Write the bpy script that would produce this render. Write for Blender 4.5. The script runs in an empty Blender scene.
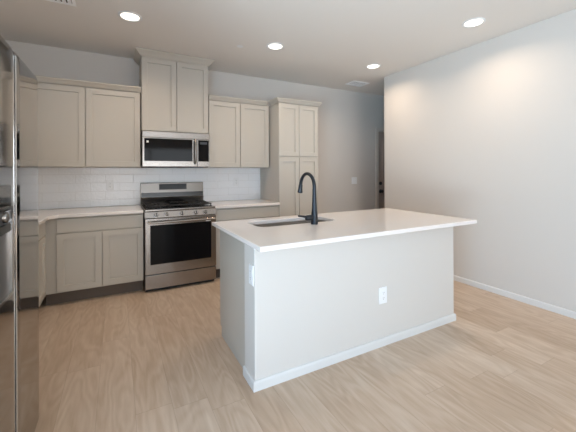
import bpy, bmesh, math, random
from mathutils import Vector, Matrix
random.seed(7)
SC = bpy.context.scene
COL = SC.collection
PI = math.pi

# ---------------------------------------------------------------- camera
CAMX, CAMY, CAMH, YAW, FPX, HY = -0.6273, -4.3323, 1.3141, 0.4937, 317.47, 171.83
F0 = 0.039     # finished floor level
cd = bpy.data.cameras.new('camera')
cam = bpy.data.objects.new('camera', cd)
COL.objects.link(cam)
cam.location = (CAMX, CAMY, CAMH)
cam.rotation_euler = (PI/2, 0.0039, -YAW)
cd.sensor_width = 36.0
cd.lens = FPX/576*36.0
cd.shift_y = -(216-HY)/576
cd.clip_start = 0.02
SC.camera = cam

# ---------------------------------------------------------------- world, lights, exposure
W = bpy.data.worlds.new('world'); SC.world = W; W.use_nodes = True
bg = W.node_tree.nodes['Background']
bg.inputs['Color'].default_value = (0.42, 0.60, 0.95, 1)
bg.inputs['Strength'].default_value = 1.0
SC.view_settings.view_transform = 'Standard'
SC.view_settings.look = 'None'
SC.view_settings.gamma = 1.0
SC.view_settings.exposure = 0.0

def area(name, loc, rot, sx, sy, power, col):
    l = bpy.data.lights.new(name, 'AREA'); l.shape = 'RECTANGLE'
    l.size = sx; l.size_y = sy; l.energy = power; l.color = col
    o = bpy.data.objects.new(name, l); COL.objects.link(o)
    o.location = loc; o.rotation_euler = rot
    return o
DAY = (0.95, 1.0, 1.0)
SKY = (0.45, 0.70, 1.0)
CEILING_FILL = (0.77, 0.93, 1.0)
RY = -10.0     # rear wall
LX = -1.79    # left wall
# daylight entering through the sliding door of the rear wall and the window of the left wall
def aimed(name, loc, target, sx, sy, power, col):
    o = area(name, loc, (0, 0, 0), sx, sy, power, col)
    o.rotation_euler = (Vector(target)-Vector(loc)).to_track_quat('-Z', 'Y').to_euler()
    return o
aimed('skylight_patio', (0.5, RY-0.25, 1.25), (0.5, 0, 1.2), 3.5, 2.1, 118, DAY)
aimed('skylight_left', (LX-0.25, -5.1, 1.15), (1.2, -3.2, 1.1), 2.2, 1.8, 112, SKY)
# added unseen lamp aimed up to brighten the ceiling, standing in for ground bounce
o = aimed('ceiling_fill_left', (LX-1.1, -5.5, 0.0), (0.6, -2.4, 2.7), 2.2, 1.4, 125, CEILING_FILL); o.data.spread = math.radians(120)
sl = bpy.data.lights.new('sun', 'SUN'); sl.energy = 14.0; sl.angle = 0.01; sl.color = (1.0, 0.95, 0.88)
so = bpy.data.objects.new('sun', sl); COL.objects.link(so); so.location = (1, -12, 5)
so.rotation_euler = Vector((-0.15, 1.0, -0.95)).to_track_quat('-Z', 'Y').to_euler()
LAMPS = [(-0.521, -1.168), (0.923, -1.168), (2.362, -1.17), (2.323, -2.536)]
LAMP_POWER = 6.1
LAMP_COL = (1.0, 0.78, 0.58)
CEIL = 2.709

# ---------------------------------------------------------------- materials
def new_mat(name):
    m = bpy.data.materials.new(name); m.use_nodes = True
    nt = m.node_tree; b = nt.nodes['Principled BSDF']
    return m, nt, b
def N(nt, t, **kw):
    n = nt.nodes.new(t)
    for k, v in kw.items(): setattr(n, k, v)
    return n
def srgb(r, g, b):
    f = lambda c: (c/255/12.92) if c/255 <= 0.04045 else ((c/255+0.055)/1.055)**2.4
    return (f(r), f(g), f(b), 1)
def mat(name, col, rough=0.5, metal=0.0, bump=0.0, bscale=200.0, var=0.0, spec=0.5, stretch=None, coat=0.0):
    m, nt, b = new_mat(name)
    b.inputs['Base Color'].default_value = col
    b.inputs['Roughness'].default_value = rough
    b.inputs['Metallic'].default_value = metal
    b.inputs['Specular IOR Level'].default_value = spec
    b.inputs['Coat Weight'].default_value = coat
    tc = N(nt, 'ShaderNodeTexCoord')
    src = tc.outputs['Object']
    if stretch:
        mp = N(nt, 'ShaderNodeMapping'); mp.inputs['Scale'].default_value = stretch
        nt.links.new(src, mp.inputs['Vector']); src = mp.outputs['Vector']
    nz = N(nt, 'ShaderNodeTexNoise'); nz.inputs['Scale'].default_value = bscale
    nz.inputs['Detail'].default_value = 3
    nt.links.new(src, nz.inputs['Vector'])
    if bump:
        bp = N(nt, 'ShaderNodeBump'); bp.inputs['Strength'].default_value = bump
        bp.inputs['Distance'].default_value = 0.002
        nt.links.new(nz.outputs['Fac'], bp.inputs['Height'])
        nt.links.new(bp.outputs['Normal'], b.inputs['Normal'])
    if var:
        mx = N(nt, 'ShaderNodeMixRGB', blend_type='MULTIPLY'); mx.inputs['Fac'].default_value = var
        mx.inputs['Color1'].default_value = col
        nt.links.new(nz.outputs['Fac'], mx.inputs['Color2'])
        nt.links.new(mx.outputs['Color'], b.inputs['Base Color'])
    return m

M = {}
M['wall'] = mat('wall_paint', srgb(214, 208, 201), 0.75, bump=0.12, bscale=120)
M['ceiling'] = mat('ceiling_paint', srgb(234, 229, 223), 0.85, bump=0.2, bscale=60)
M['trim'] = mat('trim_white', srgb(221, 219, 216), 0.35, bump=0.02)
M['cab'] = mat('cabinet_paint', srgb(193, 186, 175), 0.38, bump=0.03, bscale=90)
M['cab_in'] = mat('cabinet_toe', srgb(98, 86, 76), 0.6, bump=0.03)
M['steel'] = mat('brushed_steel', (0.33, 0.305, 0.285, 1), 0.27, 1.0, bump=0.05, bscale=120, stretch=(1, 1, 40))
M['steel_dark'] = mat('fridge_steel', (0.36, 0.345, 0.335, 1), 0.07, 1.0, bump=0.012, bscale=6, stretch=(1, 1, 0.6))
M['fridge_side'] = mat('fridge_side_grey', (0.09, 0.09, 0.095, 1), 0.45, bump=0.1, bscale=400)
M['recess_grey'] = mat('recess_grey', (0.07, 0.068, 0.07, 1), 0.35)
M['steel_dimmed'] = mat('dimmed_backguard_steel', (0.20, 0.185, 0.17, 1), 0.3, 1.0, bump=0.05, bscale=120, stretch=(1, 1, 40))  # darker copy of the range steel, dimmer reflection put into its colour
M['chrome'] = mat('chrome', (0.8, 0.8, 0.8, 1), 0.12, 1.0)
M['black_glass'] = mat('black_glass', (0.006, 0.006, 0.007, 1), 0.06, spec=0.14)
M['black_enamel'] = mat('black_enamel', (0.012, 0.011, 0.011, 1), 0.22)
M['cast_iron'] = mat('cast_iron', (0.02, 0.018, 0.018, 1), 0.5, bump=0.3, bscale=300)
M['dark'] = mat('dark_plastic', (0.015, 0.015, 0.016, 1), 0.5)
M['matte_black'] = mat('matte_black_metal', (0.018, 0.022, 0.028, 1), 0.32, metal=0.3)
M['plastic'] = mat('white_plastic', srgb(240, 240, 240), 0.35)
M['slot'] = mat('outlet_slot', (0.03, 0.03, 0.03, 1), 0.6)
M['vent'] = mat('vent_metal', srgb(250, 250, 250), 0.45)
M['sink'] = mat('sink_steel', (0.24, 0.215, 0.19, 1), 0.38, 0.9, bump=0.05, bscale=80, stretch=(30, 1, 1))
M['door'] = mat('door_paint', srgb(176, 158, 146), 0.45, bump=0.03)
M['casing'] = mat('casing_paint', srgb(214, 204, 194), 0.45, bump=0.03)
M['quartz'] = mat('white_quartz', srgb(236, 229, 224), 0.14, bump=0.0, bscale=40, spec=0.5)
M['vinyl'] = mat('window_vinyl', srgb(240, 240, 240), 0.4)

def lamp_lens():
    m, nt, b = new_mat('lamp_lens')
    b.inputs['Base Color'].default_value = (0.9, 0.9, 0.88, 1)
    b.inputs['Emission Color'].default_value = (1.0, 0.90, 0.76, 1)
    b.inputs['Emission Strength'].default_value = 3.0
    return m
M['lens'] = lamp_lens()

def glass_mat():
    m, nt, b = new_mat('window_glass')
    out = nt.nodes['Material Output']; nt.nodes.remove(b)
    t = N(nt, 'ShaderNodeBsdfTransparent'); g = N(nt, 'ShaderNodeBsdfGlossy')
    g.inputs['Roughness'].default_value = 0.02
    mx = N(nt, 'ShaderNodeMixShader'); mx.inputs['Fac'].default_value = 0.07
    nt.links.new(t.outputs[0], mx.inputs[1]); nt.links.new(g.outputs[0], mx.inputs[2])
    nt.links.new(mx.outputs[0], out.inputs['Surface'])
    return m
M['glass'] = glass_mat()

def math_n(nt, op, a, b=None, c=None):
    n = N(nt, 'ShaderNodeMath', operation=op)
    for i, v in enumerate((a, b, c)):
        if v is None: continue
        if isinstance(v, (int, float)): n.inputs[i].default_value = v
        else: nt.links.new(v, n.inputs[i])
    return n.outputs[0]

def floor_mat():
    m, nt, b = new_mat('oak_plank_floor')
    tc = N(nt, 'ShaderNodeTexCoord'); sp = N(nt, 'ShaderNodeSeparateXYZ')
    nt.links.new(tc.outputs['Object'], sp.inputs[0])
    X, Y = sp.outputs[0], sp.outputs[1]
    pw, pl = 0.182, 1.22
    xr = math_n(nt, 'DIVIDE', X, pw)
    row = math_n(nt, 'FLOOR', xr)
    wn = N(nt, 'ShaderNodeTexWhiteNoise', noise_dimensions='1D'); nt.links.new(row, wn.inputs['W'])
    yr = math_n(nt, 'ADD', math_n(nt, 'DIVIDE', Y, pl), wn.outputs['Value'])
    colm = math_n(nt, 'FLOOR', yr)
    cb = N(nt, 'ShaderNodeCombineXYZ'); nt.links.new(row, cb.inputs[0]); nt.links.new(colm, cb.inputs[1])
    wid = N(nt, 'ShaderNodeTexWhiteNoise', noise_dimensions='2D'); nt.links.new(cb.outputs[0], wid.inputs['Vector'])
    pid = wid.outputs['Value']
    # grain coordinates, shifted for each plank
    gc = N(nt, 'ShaderNodeCombineXYZ')
    nt.links.new(math_n(nt, 'MULTIPLY', X, 1.0), gc.inputs[0])
    nt.links.new(math_n(nt, 'MULTIPLY', Y, 0.10), gc.inputs[1])
    nt.links.new(math_n(nt, 'MULTIPLY', pid, 37.0), gc.inputs[2])
    g1 = N(nt, 'ShaderNodeTexNoise'); g1.inputs['Scale'].default_value = 14; g1.inputs['Detail'].default_value = 6
    g1.inputs['Distortion'].default_value = 1.2
    nt.links.new(gc.outputs[0], g1.inputs['Vector'])
    # cathedral figure: contour lines of a smooth stretched noise
    gk = N(nt, 'ShaderNodeCombineXYZ')
    nt.links.new(X, gk.inputs[0]); nt.links.new(math_n(nt, 'MULTIPLY', Y, 0.22), gk.inputs[1])
    nt.links.new(math_n(nt, 'MULTIPLY', pid, 61.0), gk.inputs[2])
    kn = N(nt, 'ShaderNodeTexNoise'); kn.inputs['Scale'].default_value = 6.5; kn.inputs['Detail'].default_value = 1.5
    nt.links.new(gk.outputs[0], kn.inputs['Vector'])
    wave = math_n(nt, 'MULTIPLY_ADD', math_n(nt, 'SINE', math_n(nt, 'MULTIPLY', kn.outputs['Fac'], 60.0)), 0.5, 0.5)
    blot = N(nt, 'ShaderNodeTexNoise'); blot.inputs['Scale'].default_value = 2.2; blot.inputs['Detail'].default_value = 3
    nt.links.new(tc.outputs['Object'], blot.inputs['Vector'])
    g2 = N(nt, 'ShaderNodeTexNoise'); g2.inputs['Scale'].default_value = 90; g2.inputs['Detail'].default_value = 2
    nt.links.new(gc.outputs[0], g2.inputs['Vector'])
    s = math_n(nt, 'MULTIPLY', pid, 0.17)
    for o_, w_ in ((g1.outputs['Fac'], 0.48), (wave, 0.11), (g2.outputs['Fac'], 0.16), (blot.outputs['Fac'], 0.22)):
        s = math_n(nt, 'ADD', s, math_n(nt, 'MULTIPLY', o_, w_))
    cr = N(nt, 'ShaderNodeValToRGB')
    e = cr.color_ramp.elements
    e[0].position = 0.22; e[0].color = srgb(168, 142, 118)
    e[1].position = 0.82; e[1].color = srgb(216, 197, 178)
    e2 = cr.color_ramp.elements.new(0.5); e2.color = srgb(193, 169, 146)
    nt.links.new(s, cr.inputs['Fac'])
    # seams
    def seam(v, w):
        f = math_n(nt, 'FRACT', v)
        d = math_n(nt, 'MINIMUM', f, math_n(nt, 'SUBTRACT', 1.0, f))
        return math_n(nt, 'LESS_THAN', d, w)
    sm = math_n(nt, 'MAXIMUM', seam(xr, 0.006), seam(yr, 0.0011))
    mx = N(nt, 'ShaderNodeMixRGB', blend_type='MULTIPLY')
    nt.links.new(math_n(nt, 'MULTIPLY', sm, 0.30), mx.inputs['Fac'])
    nt.links.new(cr.outputs['Color'], mx.inputs['Color1']); mx.inputs['Color2'].default_value = (0.35, 0.28, 0.22, 1)
    nt.links.new(mx.outputs['Color'], b.inputs['Base Color'])
    b.inputs['Roughness'].default_value = 0.42
    bp = N(nt, 'ShaderNodeBump'); bp.inputs['Strength'].default_value = 0.12; bp.inputs['Distance'].default_value = 0.001
    nt.links.new(g2.outputs['Fac'], bp.inputs['Height']); nt.links.new(bp.outputs['Normal'], b.inputs['Normal'])
    return m
M['floor'] = floor_mat()

def tile_mat():
    m, nt, b = new_mat('glazed_tile')
    tc = N(nt, 'ShaderNodeTexCoord'); sp = N(nt, 'ShaderNodeSeparateXYZ')
    nt.links.new(tc.outputs['Object'], sp.inputs[0])
    th, tw = 0.0995, 0.30
    zr = math_n(nt, 'DIVIDE', math_n(nt, 'SUBTRACT', sp.outputs[2], 0.893), th)
    row = math_n(nt, 'FLOOR', zr)
    par = math_n(nt, 'MULTIPLY', math_n(nt, 'MODULO', row, 2.0), 0.5)
    xr = math_n(nt, 'ADD', math_n(nt, 'DIVIDE', sp.outputs[0], tw), par)
    colm = math_n(nt, 'FLOOR', xr)
    def prof(v, w):
        f = math_n(nt, 'FRACT', v)
        d = math_n(nt, 'MINIMUM', f, math_n(nt, 'SUBTRACT', 1.0, f))
        n = N(nt, 'ShaderNodeMapRange'); n.inputs['From Min'].default_value = 0; n.inputs['From Max'].default_value = w
        nt.links.new(d, n.inputs['Value']); return n.outputs[0]
    body = math_n(nt, 'MINIMUM', prof(zr, 0.03), prof(xr, 0.01))
    cb = N(nt, 'ShaderNodeCombineXYZ'); nt.links.new(row, cb.inputs[0]); nt.links.new(colm, cb.inputs[1])
    wid = N(nt, 'ShaderNodeTexWhiteNoise', noise_dimensions='2D'); nt.links.new(cb.outputs[0], wid.inputs['Vector'])
    ofs = N(nt, 'ShaderNodeVectorMath', operation='ADD')
    sc = N(nt, 'ShaderNodeVectorMath', operation='SCALE'); sc.inputs['Scale'].default_value = 9
    nt.links.new(wid.outputs['Color'], sc.inputs[0])
    nt.links.new(tc.outputs['Object'], ofs.inputs[0]); nt.links.new(sc.outputs[0], ofs.inputs[1])
    nz = N(nt, 'ShaderNodeTexNoise'); nz.inputs['Scale'].default_value = 34; nz.inputs['Detail'].default_value = 2
    nt.links.new(ofs.outputs[0], nz.inputs['Vector'])
    h = math_n(nt, 'ADD', math_n(nt, 'MULTIPLY', body, 1.0), math_n(nt, 'MULTIPLY', nz.outputs['Fac'], 1.6))
    bp = N(nt, 'ShaderNodeBump'); bp.inputs['Strength'].default_value = 0.8; bp.inputs['Distance'].default_value = 0.0022
    nt.links.new(h, bp.inputs['Height']); nt.links.new(bp.outputs['Normal'], b.inputs['Normal'])
    mx = N(nt, 'ShaderNodeMixRGB'); nt.links.new(math_n(nt, 'POWER', body, 0.5), mx.inputs['Fac'])
    mx.inputs['Color1'].default_value = srgb(222, 220, 217); mx.inputs['Color2'].default_value = srgb(248, 248, 249)
    nt.links.new(mx.outputs['Color'], b.inputs['Base Color'])
    b.inputs['Roughness'].default_value = 0.09
    return m
M['tile'] = tile_mat()

# ---------------------------------------------------------------- mesh helpers
def BM(): return bmesh.new()
def box(bm, x0, x1, y0, y1, z0, z1, bev=0.0, seg=2):
    r = bmesh.ops.create_cube(bm, size=1.0)
    vs = r['verts']
    for v in vs:
        v.co = Vector(((x0+x1)/2+v.co.x*(x1-x0), (y0+y1)/2+v.co.y*(y1-y0), (z0+z1)/2+v.co.z*(z1-z0)))
    if bev:
        es = list({e for v in vs for e in v.link_edges})
        bmesh.ops.bevel(bm, geom=es, offset=bev, segments=seg, profile=0.5, affect='EDGES', clamp_overlap=True)
    return bm
def tube(bm, pts, rad, n=16, cap=True):
    """round tube along a poly-line; rad is a number or a list"""
    pts = [Vector(p) for p in pts]
    if isinstance(rad, (int, float)): rad = [rad]*len(pts)
    rings = []; ref = None
    for i, p in enumerate(pts):
        t = (pts[min(i+1, len(pts)-1)]-pts[max(i-1, 0)]).normalized()
        if ref is None:
            ref = Vector((1, 0, 0)) if abs(t.x) < 0.9 else Vector((0, 1, 0))
        u = (ref-t*ref.dot(t)).normalized(); w = t.cross(u); ref = u
        rings.append([bm.verts.new(p+(u*math.cos(a)+w*math.sin(a))*rad[i]) for a in (2*PI*k/n for k in range(n))])
    for a, b in zip(rings, rings[1:]):
        for k in range(n):
            bm.faces.new((a[k], a[(k+1) % n], b[(k+1) % n], b[k]))
    if cap:
        bm.faces.new(rings[0][::-1]); bm.faces.new(rings[-1])
    return bm
def loft(bm, rings, cap0=True, cap1=True):
    R = [[bm.verts.new(p) for p in r] for r in rings]; n = len(R[0])
    for a, b in zip(R, R[1:]):
        for k in range(n): bm.faces.new((a[k], a[(k+1) % n], b[(k+1) % n], b[k]))
    if cap0: bm.faces.new(R[0][::-1])
    if cap1: bm.faces.new(R[-1])
    return bm
def sweep(bm, path, prof, closed=False):
    """profile (outward offset, z) swept along a flat xy path with mitred corners; outward is to the right of travel"""
    P = [Vector((a, b)) for a, b in path]; n = len(P); rings = []
    for i in range(n):
        d0 = (P[i]-P[i-1]).normalized() if i > 0 else None
        d1 = (P[i+1]-P[i]).normalized() if i < n-1 else None
        if d0 is None: d0 = d1
        if d1 is None: d1 = d0
        n0 = Vector((d0.y, -d0.x)); n1 = Vector((d1.y, -d1.x))
        m = (n0+n1).normalized(); m = m/max(0.2, m.dot(n0))
        rings.append([(P[i].x+m.x*o, P[i].y+m.y*o, z) for o, z in prof])
    loft(bm, rings); return bm
def obj(name, bm, m, parent=None, smooth=False):
    bmesh.ops.recalc_face_normals(bm, faces=bm.faces)
    me = bpy.data.meshes.new(name); bm.to_mesh(me); bm.free()
    me.materials.append(M[m] if isinstance(m, str) else m)
    if smooth:
        for p in me.polygons: p.use_smooth = True
        try: me.set_sharp_from_angle(angle=math.radians(35))
        except Exception: pass
    o = bpy.data.objects.new(name, me); COL.objects.link(o)
    if parent: o.parent = parent
    return o
def tag(o, label=None, cat=None, group=None, kind=None):
    if label: o['label'] = label
    if cat: o['category'] = cat
    if group: o['group'] = group
    if kind: o['kind'] = kind
    return o
ORIG = {}
def thing(name, label, cat, loc=(0, 0, 0), group=None):
    o = bpy.data.objects.new(name, None); COL.objects.link(o); o.location = loc
    o.empty_display_size = 0.1
    return tag(o, label, cat, group)
def part(name, bm, m, parent, smooth=False):
    """part built in room coordinates: shift the mesh to its parent's frame"""
    p = parent; off = Vector((0, 0, 0))
    while p: off += p.location; p = p.parent
    bmesh.ops.translate(bm, verts=bm.verts, vec=-off)
    return obj(name, bm, m, parent, smooth)
def struct(name, bm, m, smooth=False):
    return tag(obj(name, bm, m, None, smooth), kind='structure')

MAPS = {'y-': lambda b: (lambda u, v, n: (u, b-n, v)), 'y+': lambda b: (lambda u, v, n: (u, b+n, v)), 'x+': lambda b: (lambda u, v, n: (b+n, u, v))}
def shaker(mp, u0, u1, v0, v1, t=0.02, rail=0.057, rec=0.013):
    bm = BM()
    def rg(i, n): return [mp(u0+i, v0+i, n), mp(u1-i, v0+i, n), mp(u1-i, v1-i, n), mp(u0+i, v1-i, n)]
    loft(bm, [rg(0, 0), rg(0, t-0.0015), rg(0.0015, t), rg(rail, t), rg(rail+0.0015, t-rec)])
    return bm
def slab(mp, u0, u1, v0, v1, t=0.02):
    bm = BM()
    def rg(i, n): return [mp(u0+i, v0+i, n), mp(u1-i, v0+i, n), mp(u1-i, v1-i, n), mp(u0+i, v1-i, n)]
    loft(bm, [rg(0, 0), rg(0, t-0.002), rg(0.002, t)])
    return bm

# ---------------------------------------------------------------- the room
RX = 2.848      # dining side wall face
RWE = -0.878    # its free end
WT = 0.12
HX = 5.2        # far side of the entry hall
bm = BM(); box(bm, LX-WT, HX+WT, RY-WT, WT, -0.10, F0); struct('floor', bm, 'floor')
bm = BM(); box(bm, LX-WT, HX+WT, RY-WT, WT, CEIL, CEIL+0.12); struct('ceiling', bm, 'ceiling')
# back wall with the entry door opening
DX0, DX1, DZ = 3.575, 4.49, 2.045
bm = BM(); box(bm, LX-WT, DX0, 0, WT, 0, CEIL); box(bm, DX1, HX+WT, 0, WT, 0, CEIL); box(bm, DX0, DX1, 0, WT, DZ, CEIL)
struct('wall_back', bm, 'wall')
# left wall with a window
wy0, wy1, wz0, wz1 = -6.3, -3.9, 0.12, 2.1
bm = BM(); box(bm, LX-WT, LX, wy1, 0, 0, CEIL); box(bm, LX-WT, LX, RY, wy0, 0, CEIL)
box(bm, LX-WT, LX, wy0, wy1, 0, wz0); box(bm, LX-WT, LX, wy0, wy1, wz1, CEIL)
struct('wall_left', bm, 'wall')
# right wall: thick block with the hall behind it
bm = BM(); box(bm, RX, RX+WT, RY, RWE, 0, CEIL, 0.004); struct('wall_right', bm, 'wall')
bm = BM(); box(bm, HX, HX+WT, RY, 0, 0, CEIL); struct('wall_hall', bm, 'wall')
# rear wall with a sliding patio door
px0, px1, pz1 = -1.3, 2.3, 2.3
bm = BM(); box(bm, LX-WT, px0, RY-WT, RY, 0, CEIL); box(bm, px1, HX+WT, RY-WT, RY, 0, CEIL); box(bm, px0, px1, RY-WT, RY, pz1, CEIL)
struct('wall_rear', bm, 'wall')
def frame_x(bm, x0, x1, z0, z1, y0, y1, w):   # frame lying in an xz plane
    box(bm, x0, x0+w, y0, y1, z0, z1); box(bm, x1-w, x1, y0, y1, z0, z1)
    box(bm, x0+w, x1-w, y0, y1, z0, z0+w); box(bm, x0+w, x1-w, y0, y1, z1-w, z1)
def frame_y(bm, y0, y1, z0, z1, x0, x1, w):
    box(bm, x0, x1, y0, y0+w, z0, z1); box(bm, x0, x1, y1-w, y1, z0, z1)
    box(bm, x0, x1, y0+w, y1-w, z0, z0+w); box(bm, x0, x1, y0+w, y1-w, z1-w, z1)
pd = tag(bpy.data.objects.new('door_2', None), kind='structure'); COL.objects.link(pd)
bm = BM(); mid = (px0+px1)/2
frame_x(bm, px0, px1, F0, pz1, RY-0.09, RY-0.02, 0.05); box(bm, mid-0.04, mid+0.04, RY-0.085, RY-0.025, 0.05, pz1-0.05)
part('door_frame', bm, 'vinyl', pd)
bm = BM(); box(bm, px0+0.05, px1-0.05, RY-0.06, RY-0.055, 0.05, pz1-0.05); part('pane', bm, 'glass', pd)
wd = tag(bpy.data.objects.new('window_1', None), kind='structure'); COL.objects.link(wd)
bm = BM(); frame_y(bm, wy0, wy1, wz0, wz1, LX-0.09, LX-0.03, 0.045); box(bm, LX-0.085, LX-0.035, (wy0+wy1)/2-0.03, (wy0+wy1)/2+0.03, wz0+0.045, wz1-0.045)
part('window_frame', bm, 'vinyl', wd)
bm = BM(); box(bm, LX-0.065, LX-0.06, wy0+0.045, wy1-0.045, wz0+0.045, wz1-0.045); part('pane', bm, 'glass', wd)
# baseboards
BBP = [(0, F0), (0.012, F0), (0.012, F0+0.046), (0.009, F0+0.055), (0.004, F0+0.058), (0, F0+0.058)]
def baseboard(name, path):
    bm = BM(); sweep(bm, path, BBP); struct(name, bm, 'trim')
baseboard('baseboard_right', [(RX-0.0005, RY+0.02), (RX-0.0005, RWE+0.0005), (RX+WT+0.0005, RWE+0.0005), (RX+WT+0.0005, RY+0.02)][::-1])
baseboard('baseboard_back', [(1.87, -0.0005), (3.50, -0.0005)])
baseboard('baseboard_left', [(LX+0.0005, RY+0.02), (LX+0.0005, -3.3)])
baseboard('baseboard_rear', [(px0-0.02, RY+0.0005), (LX+0.02, RY+0.0005)])
# entry door with casing at the end of the hall
cs = BM()
CW = 0.065
for (a, b) in ((DX0-CW, DX0), (DX1, DX1+CW)):
    box(cs, a, b, -0.018, -0.0005, F0, DZ, 0.003)
box(cs, DX0-CW, DX1+CW, -0.018, -0.0005, DZ, DZ+CW, 0.003)
struct('trim_1', cs, 'casing')
ed = tag(bpy.data.objects.new('door_1', None), kind='structure'); COL.objects.link(ed)
bm = BM(); box(bm, DX0+0.004, DX1-0.004, 0.02, 0.06, F0+0.006, DZ-0.004)
for zz in ((0.2, 0.85), (1.05, 1.9)):
    for xx in ((DX0+0.12, (DX0+DX1)/2-0.05), ((DX0+DX1)/2+0.05, DX1-0.12)):
        loft(bm, [[(xx[0]+i, 0.02-n, zz[0]+i), (xx[1]-i, 0.02-n, zz[0]+i), (xx[1]-i, 0.02-n, zz[1]-i), (xx[0]+i, 0.02-n, zz[1]-i)]
                  for i, n in ((0, 0), (0.006, 0.008), (0.02, 0.008), (0.03, 0.002), (0.05, 0.006))], cap0=False)
part('door_panel', bm, 'door', ed)
def knob(name, z, prof):
    bm = BM(); cx = DX0+0.075
    tube(bm, [(cx, 0.02-a, z) for a, r in prof], [r for a, r in prof], 20)
    return part(name, bm, 'matte_black', ed, True)
knob('deadbolt', 1.095, [(0, 0.032), (0.012, 0.032), (0.016, 0.028), (0.017, 0.012), (0.03, 0.01)])
knob('door_knob', 0.95, [(0, 0.033), (0.008, 0.033), (0.012, 0.014), (0.03, 0.013), (0.038, 0.026), (0.052, 0.03), (0.062, 0.024), (0.066, 0.01)])

# ---------------------------------------------------------------- ceiling fittings
def ring_pts(cx, cy, z, r, n=40): return [(cx+r*math.cos(2*PI*k/n), cy+r*math.sin(2*PI*k/n), z) for k in range(n)]
def downlight(x, y, label):
    t = thing('recessed_light', label, 'ceiling light', (x, y, CEIL), 'recessed ceiling lights')
    bm = BM()
    loft(bm, [ring_pts(x, y, CEIL-0.0005, 0.098), ring_pts(x, y, CEIL-0.004, 0.098), ring_pts(x, y, CEIL-0.007, 0.092), ring_pts(x, y, CEIL-0.008, 0.080), ring_pts(x, y, CEIL-0.003, 0.074), ring_pts(x, y, CEIL-0.0005, 0.074)], False, False)
    part('trim_ring', bm, 'plastic', t, True)
    bm = BM(); loft(bm, [ring_pts(x, y, CEIL-0.001, 0.0735), ring_pts(x, y, CEIL-0.005, 0.0735)])
    part('lens', bm, 'lens', t)
    l = bpy.data.lights.new('lamp_light', 'AREA'); l.shape = 'DISK'; l.size = 0.14; l.energy = LAMP_POWER; l.color = LAMP_COL; l.spread = math.radians(150)
    lo = bpy.data.objects.new('lamp_light', l); COL.objects.link(lo); lo.parent = t; lo.location = (0, 0, -0.012)
    return t
LL = ['round recessed ceiling light nearest the tall cabinet, upper left of photo', 'round recessed ceiling light in the middle of the kitchen row, above the right wall cabinets',
      'round recessed ceiling light at far right of the kitchen row, beside the air vent', 'round recessed ceiling light over the island near the white right wall, largest at upper right']
for (x, y), lb in zip(LAMPS, LL): downlight(x, y, lb)

def register(x0, x1, y0, y1, label, along='x', nsl=7):
    t = thing('ceiling_vent', label, 'vent', ((x0+x1)/2, (y0+y1)/2, CEIL), None)
    z1 = CEIL-0.0005; w = 0.025
    bm = BM()
    for a in ((x0, x1, y0, y0+w), (x0, x1, y1-w, y1), (x0, x0+w, y0+w, y1-w), (x1-w, x1, y0+w, y1-w)):
        box(bm, a[0], a[1], a[2], a[3], z1-0.008, z1, 0.002)
    part('frame', bm, 'vent', t)
    bm = BM(); box(bm, x0+w, x1-w, y0+w, y1-w, z1-0.0015, z1); part('backing', bm, 'slot', t)
    for i in range(nsl):
        bm = BM()
        if along == 'x':
            c = y0+w+(y1-y0-2*w)*(i+0.5)/nsl; p = (y1-y0-2*w)/nsl
            loft(bm, [[(x, c-p*0.10, z1-0.006), (x, c-p*0.14, z1-0.010), (x, c-p*0.40, z1-0.003), (x, c-p*0.36, z1-0.002)] for x in (x0+w, x1-w)])
        else:
            c = x0+w+(x1-x0-2*w)*(i+0.5)/nsl; p = (x1-x0-2*w)/nsl
            loft(bm, [[(c+p*0.44, y, z1-0.009), (c+p*0.40, y, z1-0.010), (c-p*0.34, y, z1-0.003), (c-p*0.30, y, z1-0.002)] for y in (y0+w, y1-w)])
        part('slat', bm, 'vent', t)
    return t
register(2.572, 2.882, -0.54, -0.312, 'small white ceiling air vent beyond the lights, near the end of the right wall', 'x', 4)
register(-1.31, -0.922, -1.42, -1.158, 'white ceiling air vent cut by the top edge above the refrigerator', 'y', 9)
t = thing('sprinkler_cover', 'small flat white sprinkler cover on ceiling between two recessed lights', 'sprinkler', (0.575, -0.989, CEIL))
bm = BM(); loft(bm, [ring_pts(0.575, -0.989, CEIL-0.004, 0.012), ring_pts(0.575, -0.989, CEIL-0.004, 0.035), ring_pts(0.575, -0.989, CEIL-0.007, 0.035), ring_pts(0.575, -0.989, CEIL-0.009, 0.03)])
part('cover_plate', bm, 'plastic', t)
bm = BM(); loft(bm, [ring_pts(0.575, -0.989, CEIL-0.0005, 0.02), ring_pts(0.575, -0.989, CEIL-0.0045, 0.02)])
part('neck', bm, 'slot', t)

# ---------------------------------------------------------------- backsplash
tag(obj('backsplash', box(BM(), LX+0.001, 1.235, -0.009, -0.0005, 0.916, 1.371), 'tile'),
    'glossy white subway tile backsplash between countertop and wall cabinets', 'backsplash')

# ---------------------------------------------------------------- wall cabinets
CROWN = [(0, 0), (0.006, 0), (0.010, 0.010), (0.018, 0.014), (0.030, 0.032), (0.046, 0.050), (0.052, 0.056), (0.056, 0.058), (0.056, 0.072), (0, 0.072)]
def crown(path, z, parent, k=0.80, kz=0.76):
    bm = BM(); sweep(bm, path, [(o*k, z+h*kz) for o, h in CROWN]); return part('crown_molding', bm, 'cab', parent)
UB, UT = 1.373, 2.228
DY = -0.332   # carcass front of wall cabinets
def wall_cabinet(x0, x1, z0, z1, fy, doors, label, d0=None):
    t = thing('wall_cabinet', label, 'cabinet', ((x0+x1)/2, 0, z0), 'grey painted wall cabinets')
    part('carcass', box(BM(), x0, x1, fy, -0.001, z0, z1, 0.0015), 'cab', t)
    mp = MAPS['y-'](fy-0.001)
    for a, b in doors:
        part('door', shaker(mp, a+0.0036, b-0.0036, z0+0.006, z1-0.012), 'cab', t)
    return t
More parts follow.
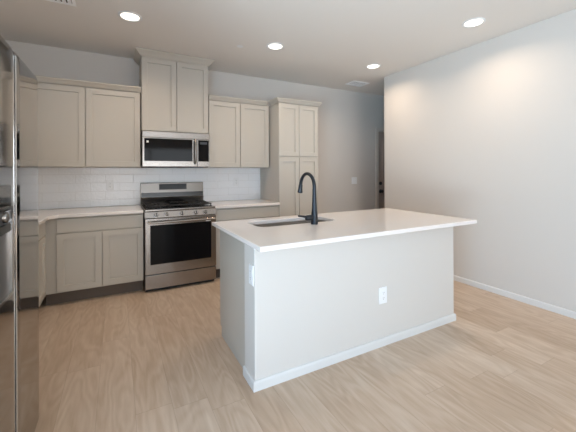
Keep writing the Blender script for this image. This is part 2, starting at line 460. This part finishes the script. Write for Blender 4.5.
a = wall_cabinet(LX+0.002, -0.3915, UB, UT, DY, [(-1.458, -0.922), (-0.922, -0.392)], 'wide two-door grey wall cabinet left of the microwave, in the corner')
crown([(LX+0.003, DY-0.0215), (-0.3835, DY-0.0215)], UT-0.004, a)
part('top_panel', box(BM(), LX+0.003, -0.3835, DY-0.022, -0.002, UT+0.0005, UT+0.048), 'cab', a)
a = wall_cabinet(-0.381, 0.381, 1.79, 2.645, DY-0.02, [(-0.379, 0.0), (0.0, 0.379)], 'tallest two-door grey wall cabinet above the microwave, reaching the ceiling')
crown([(-0.3815, -0.002), (-0.3815, DY-0.0415), (0.3815, DY-0.0415), (0.3815, -0.002)], 2.634, a, 1.12, 1.0)
a = wall_cabinet(0.3875, 1.2235, UB, UT, DY, [(0.388, 0.804), (0.804, 1.2205)], 'two-door grey wall cabinet between the microwave and the tall pantry')
crown([(0.3835, DY-0.0215), (1.2335-0.046, DY-0.0215)], UT-0.004, a)
part('top_panel', box(BM(), 0.3835, 1.2335-0.048, DY-0.022, -0.002, UT+0.0005, UT+0.048), 'cab', a)

# pantry
PX0, PX1, PF = 1.236, 1.845, -0.605
t = thing('pantry_cabinet', 'tall grey four-door pantry cabinet standing at the right end of the kitchen run', 'cabinet', ((PX0+PX1)/2, 0, 0))
part('carcass', box(BM(), PX0, PX1, PF, -0.001, 0.11, UT, 0.0015), 'cab', t)
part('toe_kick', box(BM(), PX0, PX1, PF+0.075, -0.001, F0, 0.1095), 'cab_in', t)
mp = MAPS['y-'](PF-0.001); xm = (PX0+PX1)/2
for a, b in ((PX0+0.002, xm-0.003), (xm+0.003, PX1-0.002)):
    part('door', shaker(mp, a, b, 1.523, UT-0.012), 'cab', t)
    part('door', shaker(mp, a, b, 0.118, 1.511), 'cab', t)
crown([(PX0-0.0005, -0.395), (PX0-0.0005, PF-0.0215), (PX1+0.0005, PF-0.0215), (PX1+0.0005, -0.002)], UT-0.004, t)

# ---------------------------------------------------------------- base cabinets
BF = -0.607    # base carcass front
CT0, CT1 = 0.884, 0.914
def base_back(x0, x1, label, dx0=None, dx1=None):
    t = thing('base_cabinet', label, 'cabinet', ((x0+x1)/2, 0, 0), 'grey painted base cabinets')
    part('carcass', box(BM(), x0, x1, BF, -0.001, 0.16, CT0-0.001, 0.0015), 'cab', t)
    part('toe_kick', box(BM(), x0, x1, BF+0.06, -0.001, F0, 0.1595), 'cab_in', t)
    a, b = (dx0 if dx0 is not None else x0+0.002), (dx1 if dx1 is not None else x1-0.002)
    mp = MAPS['y-'](BF-0.001); m = (a+b)/2
    part('drawer_front', slab(mp, a, b, 0.737, 0.868), 'cab', t)
    part('door', shaker(mp, a, m-0.003, 0.172, 0.727), 'cab', t)
    part('door', shaker(mp, m+0.003, b, 0.172, 0.727), 'cab', t)
    return t
base_back(-1.234, -0.3835, 'grey base cabinet left of the range with one wide drawer over two doors', -1.138, -0.3855)
base_back(0.386, 1.2335, 'grey base cabinet between the range and the pantry, mostly behind the island')
LF = -1.237
t = thing('base_cabinet', 'grey base cabinet on the left wall squeezed between corner and refrigerator', 'cabinet', (-1.5, -1.2, 0), 'grey painted base cabinets')
part('carcass', box(BM(), LX+0.002, LF, -2.16, -0.003, 0.16, CT0-0.001, 0.0015), 'cab', t)
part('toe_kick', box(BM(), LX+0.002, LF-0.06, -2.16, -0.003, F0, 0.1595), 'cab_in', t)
mp = MAPS['x+'](LF+0.001)
for a, b in ((-1.405, -0.66), (-2.155, -1.409)):
    part('drawer_front', slab(mp, a, b, 0.737, 0.868), 'cab', t)
    part('door', shaker(mp, a, b, 0.172, 0.727), 'cab', t)

# ---------------------------------------------------------------- countertops
def slab_poly(pts, z0, z1, hole=None, bev=0.003):
    """extruded polygon (counter-clockwise) with an eased top and bottom edge and an optional hole loop"""
    bm = BM()
    def inset(P, d):
        n = len(P); out = []
        for i in range(n):
            a = Vector(P[i-1]); b = Vector(P[i]); c = Vector(P[(i+1) % n])
            d0 = (b-a).normalized(); d1 = (c-b).normalized()
            n0 = Vector((-d0.y, d0.x)); n1 = Vector((-d1.y, d1.x))
            m = (n0+n1).normalized(); m = m/max(0.2, m.dot(n0))
            out.append((b.x+m.x*d, b.y+m.y*d))
        return out
    def side(P, d):
        R = []
        for ins, z in ((bev, z0), (0, z0+bev), (0, z1-bev), (bev, z1)):
            R.append([bm.verts.new((x, y, z)) for x, y in inset(P, ins*d)])
        n = len(P)
        for a, b in zip(R, R[1:]):
            for k in range(n): bm.faces.new((a[k], a[(k+1) % n], b[(k+1) % n], b[k]))
        return R[0], R[-1]
    b0, t0 = side(pts, 1)
    loops_t, loops_b = [t0], [b0]
    if hole:
        b1, t1 = side(hole, -1); loops_t.append(t1); loops_b.append(b1)
    for loops in (loops_t, loops_b):
        es = []
        for L in loops:
            for k in range(len(L)):
                e = bm.edges.get((L[k], L[(k+1) % len(L)]))
                es.append(e)
        bmesh.ops.triangle_fill(bm, use_beauty=True, use_dissolve=False, edges=es)
    return bm
tag(obj('countertop', slab_poly([(LX+0.002, -2.17), (-1.185, -2.17), (-1.185, -0.735), (-1.12, -0.648), (-0.384, -0.648), (-0.384, -0.0105), (LX+0.002, -0.0105)], CT0, CT1), 'quartz'),
    'white L-shaped countertop left of the range running behind the refrigerator', 'countertop')
tag(obj('countertop', slab_poly([(0.384, -0.648), (1.234, -0.648), (1.234, -0.0105), (0.384, -0.0105)], CT0, CT1), 'quartz'),
    'short white countertop between the range and the pantry', 'countertop')

# ---------------------------------------------------------------- range
RF = -0.655   # body front
t = thing('gas_range', 'stainless steel freestanding gas range with five knobs and black oven window', 'range', (0, 0, 0))
x0, x1 = -0.374, 0.381
part('body', box(BM(), x0, x1, RF+0.005, -0.012, 0.07, 0.895, 0.003), 'dark', t)
for a, b in ((x0+0.04, -0.6), (x1-0.04, -0.6), (x0+0.04, -0.08), (x1-0.04, -0.08)):
    part('foot', tube(BM(), [(a, b, F0), (a, b, 0.0695)], 0.018, 12), 'dark', t)
part('cooktop', box(BM(), x0-0.001, x1+0.001, RF-0.015, -0.085, 0.896, 0.918, 0.006), 'steel', t)
part('burner_pan', box(BM(), x0+0.025, x1-0.025, RF+0.035, -0.11, 0.9185, 0.922, 0.001), 'black_enamel', t)
# sloping control panel
bm = BM(); pr = [(RF+0.004, 0.826), (RF-0.040, 0.826), (RF-0.044, 0.832), (RF-0.030, 0.892), (RF-0.024, 0.8955), (RF+0.004, 0.8955)]
loft(bm, [[(x, a, b) for a, b in pr] for x in (x0-0.001, x1+0.001)])
cp = part('control_panel', bm, 'steel', t)
kd = Vector((0, -0.974, 0.227)).normalized()
for kx in (-0.262, -0.158, 0.0, 0.152, 0.258):
    c = Vector((kx, RF-0.0375, 0.861))
    bm = BM(); tube(bm, [c+kd*a for a in (0, 0.006, 0.007, 0.026, 0.029)], [0.027, 0.027, 0.021, 0.019, 0.016], 24)
    k = part('knob', bm, 'steel', t, True)
    bm = BM(); u = Vector((1, 0, 0)); w = kd.cross(u)
    loft(bm, [[c+kd*n+u*a*0.004+w*b*0.018 for a, b in ((-1, -1), (1, -1), (1, 1), (-1, 1))] for n in (0.0295, 0.034)])
    part('grip', bm, 'dark', k)
# oven door
bm = BM(); mp = MAPS['y-'](RF)
box(bm, x0+0.002, x1-0.002, RF-0.045, RF-0.001, 0.232, 0.822, 0.004)
od = part('oven_door', bm, 'steel', t)
part('window', box(BM(), -0.322, 0.322, RF-0.0475, RF-0.0455, 0.335, 0.752, 0.0008), 'black_glass', od)
bm = BM(); hy = RF-0.095
tube(bm, [(-0.345, hy, 0.785), (0.345, hy, 0.785)], 0.0125, 20)
for s in (-1, 1): box(bm, s*0.325-0.012, s*0.325+0.012, hy, RF-0.0455, 0.775, 0.795, 0.003)
part('handle', bm, 'steel', od, True)
part('badge', box(BM(), 0.262, 0.316, RF-0.0475, RF-0.0455, 0.757, 0.768), 'plastic', od)
part('storage_drawer', box(BM(), x0+0.002, x1-0.002, RF-0.038, RF-0.001, 0.076, 0.224, 0.004), 'steel', t)
part('kick_panel', box(BM(), x0+0.01, x1-0.01, RF+0.02, RF+0.024, F0+0.003, 0.0695), 'dark', t)
# back guard
bm = BM(); pr = [(-0.012, 0.919), (-0.070, 0.919), (-0.085, 0.985), (-0.072, 1.005), (-0.060, 1.178), (-0.052, 1.184), (-0.012, 1.184)]
loft(bm, [[(x, a, b) for a, b in pr] for x in (x0, x1)])
g = part('backguard', bm, 'steel_dimmed', t)
def on_guard(x0_, x1_, z0_, z1_, d=0.0015):
    f = lambda z: -0.072+(z-1.005)/(1.178-1.005)*0.012
    bm = BM(); loft(bm, [[(x, f(z)-n, z) for x, z in ((x0_, z0_), (x1_, z0_), (x1_, z1_), (x0_, z1_))] for n in (0.0003, d)]); return bm
part('display', on_guard(-0.165, 0.168, 1.095, 1.168), 'black_glass', g)
part('vent_strip', on_guard(x0+0.003, x1-0.003, 1.008, 1.062, 0.004), 'black_enamel', g)
# burners and grates
GZ = 0.922
for bx, by, br in ((-0.24, -0.50, 0.045), (-0.24, -0.23, 0.036), (0.24, -0.50, 0.05), (0.24, -0.23, 0.032), (0.0, -0.365, 0.04)):
    bm = BM(); tube(bm, [(bx, by, GZ+h) for h in (0.0005, 0.010, 0.011, 0.018, 0.020)], [br, br, br*0.85, br*0.85, br*0.7], 24)
    part('burner', bm, 'cast_iron', t, True)
def grate(gx0, gx1, center=False):
    bm = BM(); y0, y1 = -0.61, -0.125; z0, z1 = GZ+0.018, GZ+0.030; w = 0.012
    for a in ((gx0, gx1, y0, y0+w), (gx0, gx1, y1-w, y1), (gx0, gx0+w, y0, y1), (gx1-w, gx1, y0, y1), (gx0, gx1, (y0+y1)/2-w/2, (y0+y1)/2+w/2)):
        box(bm, a[0], a[1], a[2], a[3], z0, z1, 0.003)
    cx = (gx0+gx1)/2
    for yy in ((y0*3+y1)/4, (y0+y1*3)/4):
        box(bm, gx0, cx-0.03, yy-w/2, yy+w/2, z0, z1+0.003, 0.003); box(bm, cx+0.03, gx1, yy-w/2, yy+w/2, z0, z1+0.003, 0.003)
    for (ya, yb) in ((y0, (y0*3+y1)/4-0.03), ((y0*3+y1)/4+0.03, (y0+y1)/2), ((y0+y1)/2, (y0+y1*3)/4-0.03), ((y0+y1*3)/4+0.03, y1)):
        box(bm, cx-w/2, cx+w/2, ya, yb, z0, z1+0.003, 0.003)
    for a in (gx0+0.008, gx1-0.008):
        for b in (y0+0.008, y1-0.008): tube(bm, [(a, b, GZ+0.0003), (a, b, z0+0.004)], 0.006, 8)
    return part('grate', bm, 'cast_iron', t)
grate(-0.352, -0.125); grate(0.125, 0.352); grate(-0.12, 0.12)
bm = BM()
def rr(cx, cy, hx, hy_, r, n=6):
    out = []
    for (sx, sy, a0) in ((1, 1, 0), (-1, 1, 90), (-1, -1, 180), (1, -1, 270)):
        for k in range(n+1):
            a = math.radians(a0+90*k/n); out.append((cx+sx*(hx-r)+r*math.cos(a), cy+sy*(hy_-r)+r*math.sin(a)))
    return out
G1 = GZ+0.0335
loft(bm, [[(x, y, G1+h) for x, y in rr(0, -0.365, hx, hy_, 0.05)] for hx, hy_, h in ((0.095, 0.205, 0), (0.105, 0.215, 0.014), (0.099, 0.209, 0.014), (0.092, 0.202, 0.004))])
part('griddle', bm, 'black_enamel', t, True)

# ---------------------------------------------------------------- microwave
MF = -0.395
t = thing('microwave', 'stainless steel over-the-range microwave under the tallest wall cabinet', 'microwave', (0, 0, 1.373))
mz0, mz1 = 1.376, 1.787
part('body', box(BM(), -0.378, 0.378, MF, -0.010, mz0+0.012, mz1, 0.003), 'steel', t)
part('underside', box(BM(), -0.372, 0.372, MF+0.01, -0.02, mz0-0.004, mz0+0.0115, 0.002), 'dark', t)
part('vent_panel', box(BM(), -0.378, 0.378, MF-0.028, MF-0.001, mz1-0.072, mz1-0.004, 0.003), 'steel', t)
md = part('door', box(BM(), -0.378, 0.226, MF-0.028, MF-0.001, mz0+0.004, mz1-0.075, 0.003), 'steel', t)
part('window', box(BM(), -0.358, 0.172, MF-0.030, MF-0.0283, mz0+0.068, mz1-0.084, 0.0006), 'black_glass', md)
cpn = part('control_panel', box(BM(), 0.229, 0.378, MF-0.028, MF-0.001, mz0+0.004, mz1-0.075, 0.003), 'steel', t)
part('keypad', box(BM(), 0.240, 0.368, MF-0.030, MF-0.0283, mz0+0.068, mz1-0.084, 0.0006), 'black_glass', cpn)
part('display', box(BM(), 0.262, 0.346, MF-0.0308, MF-0.0302, mz1-0.135, mz1-0.105), mat('display_grey', (0.05, 0.055, 0.07, 1), 0.2), cpn)
part('sticker', box(BM(), -0.335, -0.312, MF-0.0306, MF-0.0302, 1.652, 1.675), 'plastic', md)
bm = BM(); tube(bm, [(0.200, MF-0.028, mz0+0.045), (0.200, MF-0.055, mz0+0.055), (0.200, MF-0.068, mz0+0.085), (0.200, MF-0.070, (mz0+mz1)/2-0.03), (0.200, MF-0.068, mz1-0.125), (0.200, MF-0.055, mz1-0.095), (0.200, MF-0.028, mz1-0.085)], 0.012, 14)
part('handle', bm, 'steel', md, True)

# ---------------------------------------------------------------- refrigerator
FX = -0.981
fy1, fy0, fyg = -2.282, -3.16, -2.712
t = thing('refrigerator', 'tall dark stainless side-by-side refrigerator at the left edge of the photo', 'refrigerator', (-1.35, -2.68, 0))
part('body', box(BM(), LX+0.03, FX-0.075, fy0+0.004, fy1-0.004, F0+0.02, 1.775, 0.004), 'fridge_side', t)
part('base_grille', box(BM(), FX-0.11, FX-0.03, fy0+0.01, fy1-0.01, F0+0.002, F0+0.028, 0.003), 'dark', t)
def fridge_door(y0, y1):
    bm = BM(); n = 14; rings = []
    zz = [0.07]+[0.07+1.73*k/16 for k in range(1, 16)]+[1.77, 1.788, 1.798, 1.805]
    pr = []
    for k in range(n+1):
        u = k/n; y = y0+(y1-y0)*u
        e = min(u, 1-u)*(y1-y0)
        rd = 0.004
        dx = -(rd-math.sqrt(max(0, rd*rd-(rd-min(e, rd))**2)))
        pr.append((dx, y))
    for z in zz:
        top = max(0.0, z-1.77)/0.035
        dz = -0.012*(1-math.sqrt(max(0, 1-top*top)))
        rings.append([(FX-0.07, y1, z), (FX-0.07, y0, z)]+[(FX+a+dz, y, z) for a, y in pr])
    loft(bm, rings)
    return bm
dn = part('door', fridge_door(fy0, fyg-0.004), 'steel_dark', t, True)
df = part('door', fridge_door(fyg+0.006, fy1), 'steel_dark', t, True)
part('edge_trim', box(BM(), FX-0.0115, FX+0.0015, fyg+0.0022, fyg+0.0058, 0.10, 1.78, 0.001), 'chrome', df)['label'] = 'bright chrome edge strip of the door'
part('gasket', box(BM(), FX-0.068, FX-0.012, fyg-0.0035, fyg+0.0018, 0.075, 1.80), 'dark', t)
# ice and water dispenser
dy0, dy1, dz0, dz1 = -3.05, -2.805, 0.866, 1.192
bm = BM(); frame_y(bm, dy0, dy1, dz0, dz1, FX-0.002, FX+0.012, 0.012); dp = part('dispenser', bm, 'chrome', dn)
part('recess', box(BM(), FX+0.0002, FX+0.003, dy0+0.012, dy1-0.012, dz0+0.012, dz1-0.012), 'recess_grey', dp)
part('touch_panel', box(BM(), FX+0.0032, FX+0.010, dy0+0.014, dy1-0.014, dz1-0.09, dz1-0.06, 0.001), 'black_glass', dp)
bm = BM(); tube(bm, [(FX+0.0032, dy1-0.075, dz1-0.035), (FX+0.014, dy1-0.075, dz1-0.035), (FX+0.018, dy1-0.075, dz1-0.035)], [0.020, 0.018, 0.010], 16)
part('spout', bm, 'steel', dp, True)
for yy in (fy0+0.05, fy1-0.05):
    part('hinge_cover', box(BM(), FX-0.10, FX-0.03, yy-0.03, yy+0.03, 1.8055, 1.825, 0.004), 'dark', t)

# ---------------------------------------------------------------- island
IX0, IX1, IY0, IYB, IYC = 0.076, 1.908, -2.609, -2.440, -1.875
t = thing('kitchen_island', 'long kitchen island with white half wall facing camera and grey cabinets behind', 'island', (1.0, -2.25, F0))
part('half_wall', box(BM(), IX0, IX1, IY0, IYB, F0, 0.8835, 0.004), 'wall', t)
bm = BM(); sweep(bm, [(IX0-0.0005, IYB), (IX0-0.0005, IY0-0.0005), (IX1+0.0005, IY0-0.0005), (IX1+0.0005, IYB)], BBP)
part('baseboard', bm, 'trim', t)
# drywall lip trim under the top
cx0, cx1 = IX0+0.010, IX1-0.010
sink_x0, sink_x1, sink_y0, sink_y1 = 0.278, 0.968, -2.222, -1.93
part('carcass', box(BM(), cx0, cx1, IYB+0.001, IYC, 0.11, 0.64), 'cab', t)
part('end_carcass', box(BM(), cx0, sink_x0-0.03, IYB+0.001, IYC, 0.6402, 0.8835), 'cab', t)
part('end_carcass', box(BM(), sink_x1+0.03, cx1, IYB+0.001, IYC, 0.6402, 0.8835), 'cab', t)
part('front_rail', box(BM(), sink_x0-0.0295, sink_x1+0.0295, IYC-0.010, IYC, 0.6402, 0.8835), 'cab', t)
part('back_rail', box(BM(), sink_x0-0.0295, sink_x1+0.0295, IYB+0.001, IYB+0.10, 0.6402, 0.8835), 'cab', t)
part('toe_kick', box(BM(), cx0, cx1, IYB+0.001, IYC-0.03, F0, 0.1095), 'cab', t)
mp = MAPS['y+'](IYC+0.001)
xs = [cx0+0.002, 0.56, 1.0, 1.44, cx1-0.002]
for a, b in zip(xs, xs[1:]):
    part('drawer_front', slab(mp, a+0.0018, b-0.0018, 0.737, 0.868), 'cab', t)
    part('door', shaker(mp, a+0.0018, b-0.0018, 0.172, 0.727), 'cab', t)
hole = [(x, y) for x, y in rr((sink_x0+sink_x1)/2, (sink_y0+sink_y1)/2, (sink_x1-sink_x0)/2, (sink_y1-sink_y0)/2, 0.07, 8)]
tag(obj('island_countertop', slab_poly([(0.042, -2.774), (1.970, -2.774), (1.970, -1.793), (0.042, -1.793)], CT0, CT1, hole, 0.004), 'quartz'),
    'large white countertop on the island with an undermount sink cutout', 'countertop')
# sink
t = thing('kitchen_sink', 'stainless steel undermount sink set in the island countertop', 'sink', (0.62, -2.08, 0.65))
bm = BM(); c = ((sink_x0+sink_x1)/2, (sink_y0+sink_y1)/2); hx, hy2 = (sink_x1-sink_x0)/2, (sink_y1-sink_y0)/2
def sr(d, z, r=0.07): return [(x, y, z) for x, y in rr(c[0], c[1], hx+d, hy2+d, max(0.02, r+d), 8)]
loft(bm, [sr(0.018, 0.883), sr(0.004, 0.883), sr(0.002, 0.878), sr(-0.006, 0.70), sr(-0.02, 0.682), sr(-0.05, 0.678)], cap0=False, cap1=True)
loft(bm, [sr(0.018, 0.883), sr(0.018, 0.880), sr(0.006, 0.878), sr(-0.003, 0.70), sr(-0.018, 0.677), sr(-0.05, 0.674)], cap0=False, cap1=True)
bmesh.ops.remove_doubles(bm, verts=bm.verts, dist=0.0002)
part('basin', bm, 'sink', t, True)
bm = BM(); loft(bm, [[(c[0]+r*math.cos(2*PI*k/24), c[1]+r*math.sin(2*PI*k/24), z) for k in range(24)] for r, z in ((0.044, 0.6783), (0.042, 0.681), (0.034, 0.681), (0.03, 0.679))])
part('drain', bm, 'chrome', t, True)
# faucet
fx, fy = 0.700, -2.290
t = thing('faucet', 'matte black gooseneck faucet with pull-down head on the island', 'faucet', (fx, fy, CT1))
bm = BM(); prof = [(0.0005, 0.029), (0.004, 0.029), (0.006, 0.027), (0.08, 0.0245), (0.11, 0.021), (0.17, 0.0175), (0.26, 0.0145)]
pts = [(fx, fy, CT1+z) for z, r in prof]; rads = [r for z, r in prof]
R = 0.102; zc = CT1+0.283
pts.append((fx, fy, zc)); rads.append(0.0135)
for k in range(1, 17):
    a = PI*k/16*0.97
    pts.append((fx, fy+R-R*math.cos(a), zc+R*math.sin(a))); rads.append(0.0135)
part('body', tube(bm, pts, rads, 20), 'matte_black', t, True)
e = Vector(pts[-1]); d = (e-Vector(pts[-2])).normalized()
d = (d+Vector((0, 0.06, -0.25))).normalized()
bm = BM(); tube(bm, [e-d*0.004, e+d*0.002, e+d*0.03, e+d*0.062, e+d*0.065], [0.014, 0.016, 0.017, 0.022, 0.020], 20)
part('spray_head', bm, 'matte_black', t, True)
bm = BM(); hz = CT1+0.052
tube(bm, [(fx-0.015, fy, hz), (fx-0.070, fy, hz), (fx-0.076, fy, hz)], [0.021, 0.021, 0.018], 18)
h = part('valve', bm, 'matte_black', t, True)
bm = BM(); tube(bm, [(fx-0.070, fy, hz+0.006), (fx-0.095, fy, hz+0.012), (fx-0.142, fy, hz+0.020)], [0.011, 0.009, 0.007], 12)
part('lever', bm, 'matte_black', h, True)

# ---------------------------------------------------------------- outlets and switches
def plate(name, label, cat, mapf, w, h, kind='outlet', grp='white wall plates'):
    """mapf(u, v, n) -> point, u and v about the plate's centre"""
    loc = mapf(0, 0, 0)
    t = thing(name, label, cat, loc, grp)
    def blk(u0, u1, v0, v1, n0, n1, ch=0.001):
        bm = BM(); loft(bm, [[mapf(u0+i, v0+i, n), mapf(u1-i, v0+i, n), mapf(u1-i, v1-i, n), mapf(u0+i, v1-i, n)] for i, n in ((0, n0), (0, n1-ch), (ch, n1))]); return bm
    part('cover_plate', blk(-w/2, w/2, -h/2, h/2, 0.0003, 0.006, 0.002), 'plastic', t)
    if kind == 'outlet':
        for s in (-1, 1):
            r = part('receptacle', blk(-0.0165, 0.0165, s*0.0195-0.0145, s*0.0195+0.0145, 0.0061, 0.0078), 'plastic', t)
            bm = BM()
            for uu in (-0.006, 0.006):
                b2 = [[mapf(uu+a, s*0.0195+b, n) for a, b in ((-0.001, -0.001), (0.001, -0.001), (0.001, 0.007), (-0.001, 0.007))] for n in (0.0079, 0.0081)]
                loft(bm, b2)
            loft(bm, [[mapf(a, s*0.0195-0.008+b, n) for a, b in ((-0.002, -0.002), (0.002, -0.002), (0.002, 0.002), (-0.002, 0.002))] for n in (0.0079, 0.0081)])
            part('slots', bm, 'slot', r)
    else:
        for uu in ((-0.023, 0.023) if kind == 'double' else (0,)):
            part('rocker', blk(uu-0.0165, uu+0.0165, -0.033, 0.033, 0.0061, 0.010, 0.002), 'plastic', t)
    return t
fy_ = lambda x, y, z: (lambda u, v, n: (x+u, y-n, z+v))
fxm = lambda x, y, z: (lambda u, v, n: (x-n, y+u, z+v))
plate('wall_outlet', 'white double outlet on the front of the island half wall', 'outlet', fy_(1.086, IY0, 0.406), 0.075, 0.118)
plate('wall_outlet', 'white outlet on the narrow left end of the island half wall', 'outlet', fxm(IX0, -2.564, 0.702), 0.066, 0.118)
plate('wall_outlet', 'white outlet on the tile backsplash left of the range', 'outlet', fy_(-0.70, -0.009, 1.168), 0.075, 0.118)
plate('wall_outlet', 'white outlet on the tile backsplash right of the range', 'outlet', fy_(0.862, -0.009, 1.175), 0.075, 0.118)
plate('light_switch', 'white two-gang light switch on back wall between pantry and entry door', 'switch', fy_(3.016, 0, 1.157), 0.118, 0.118, 'double')
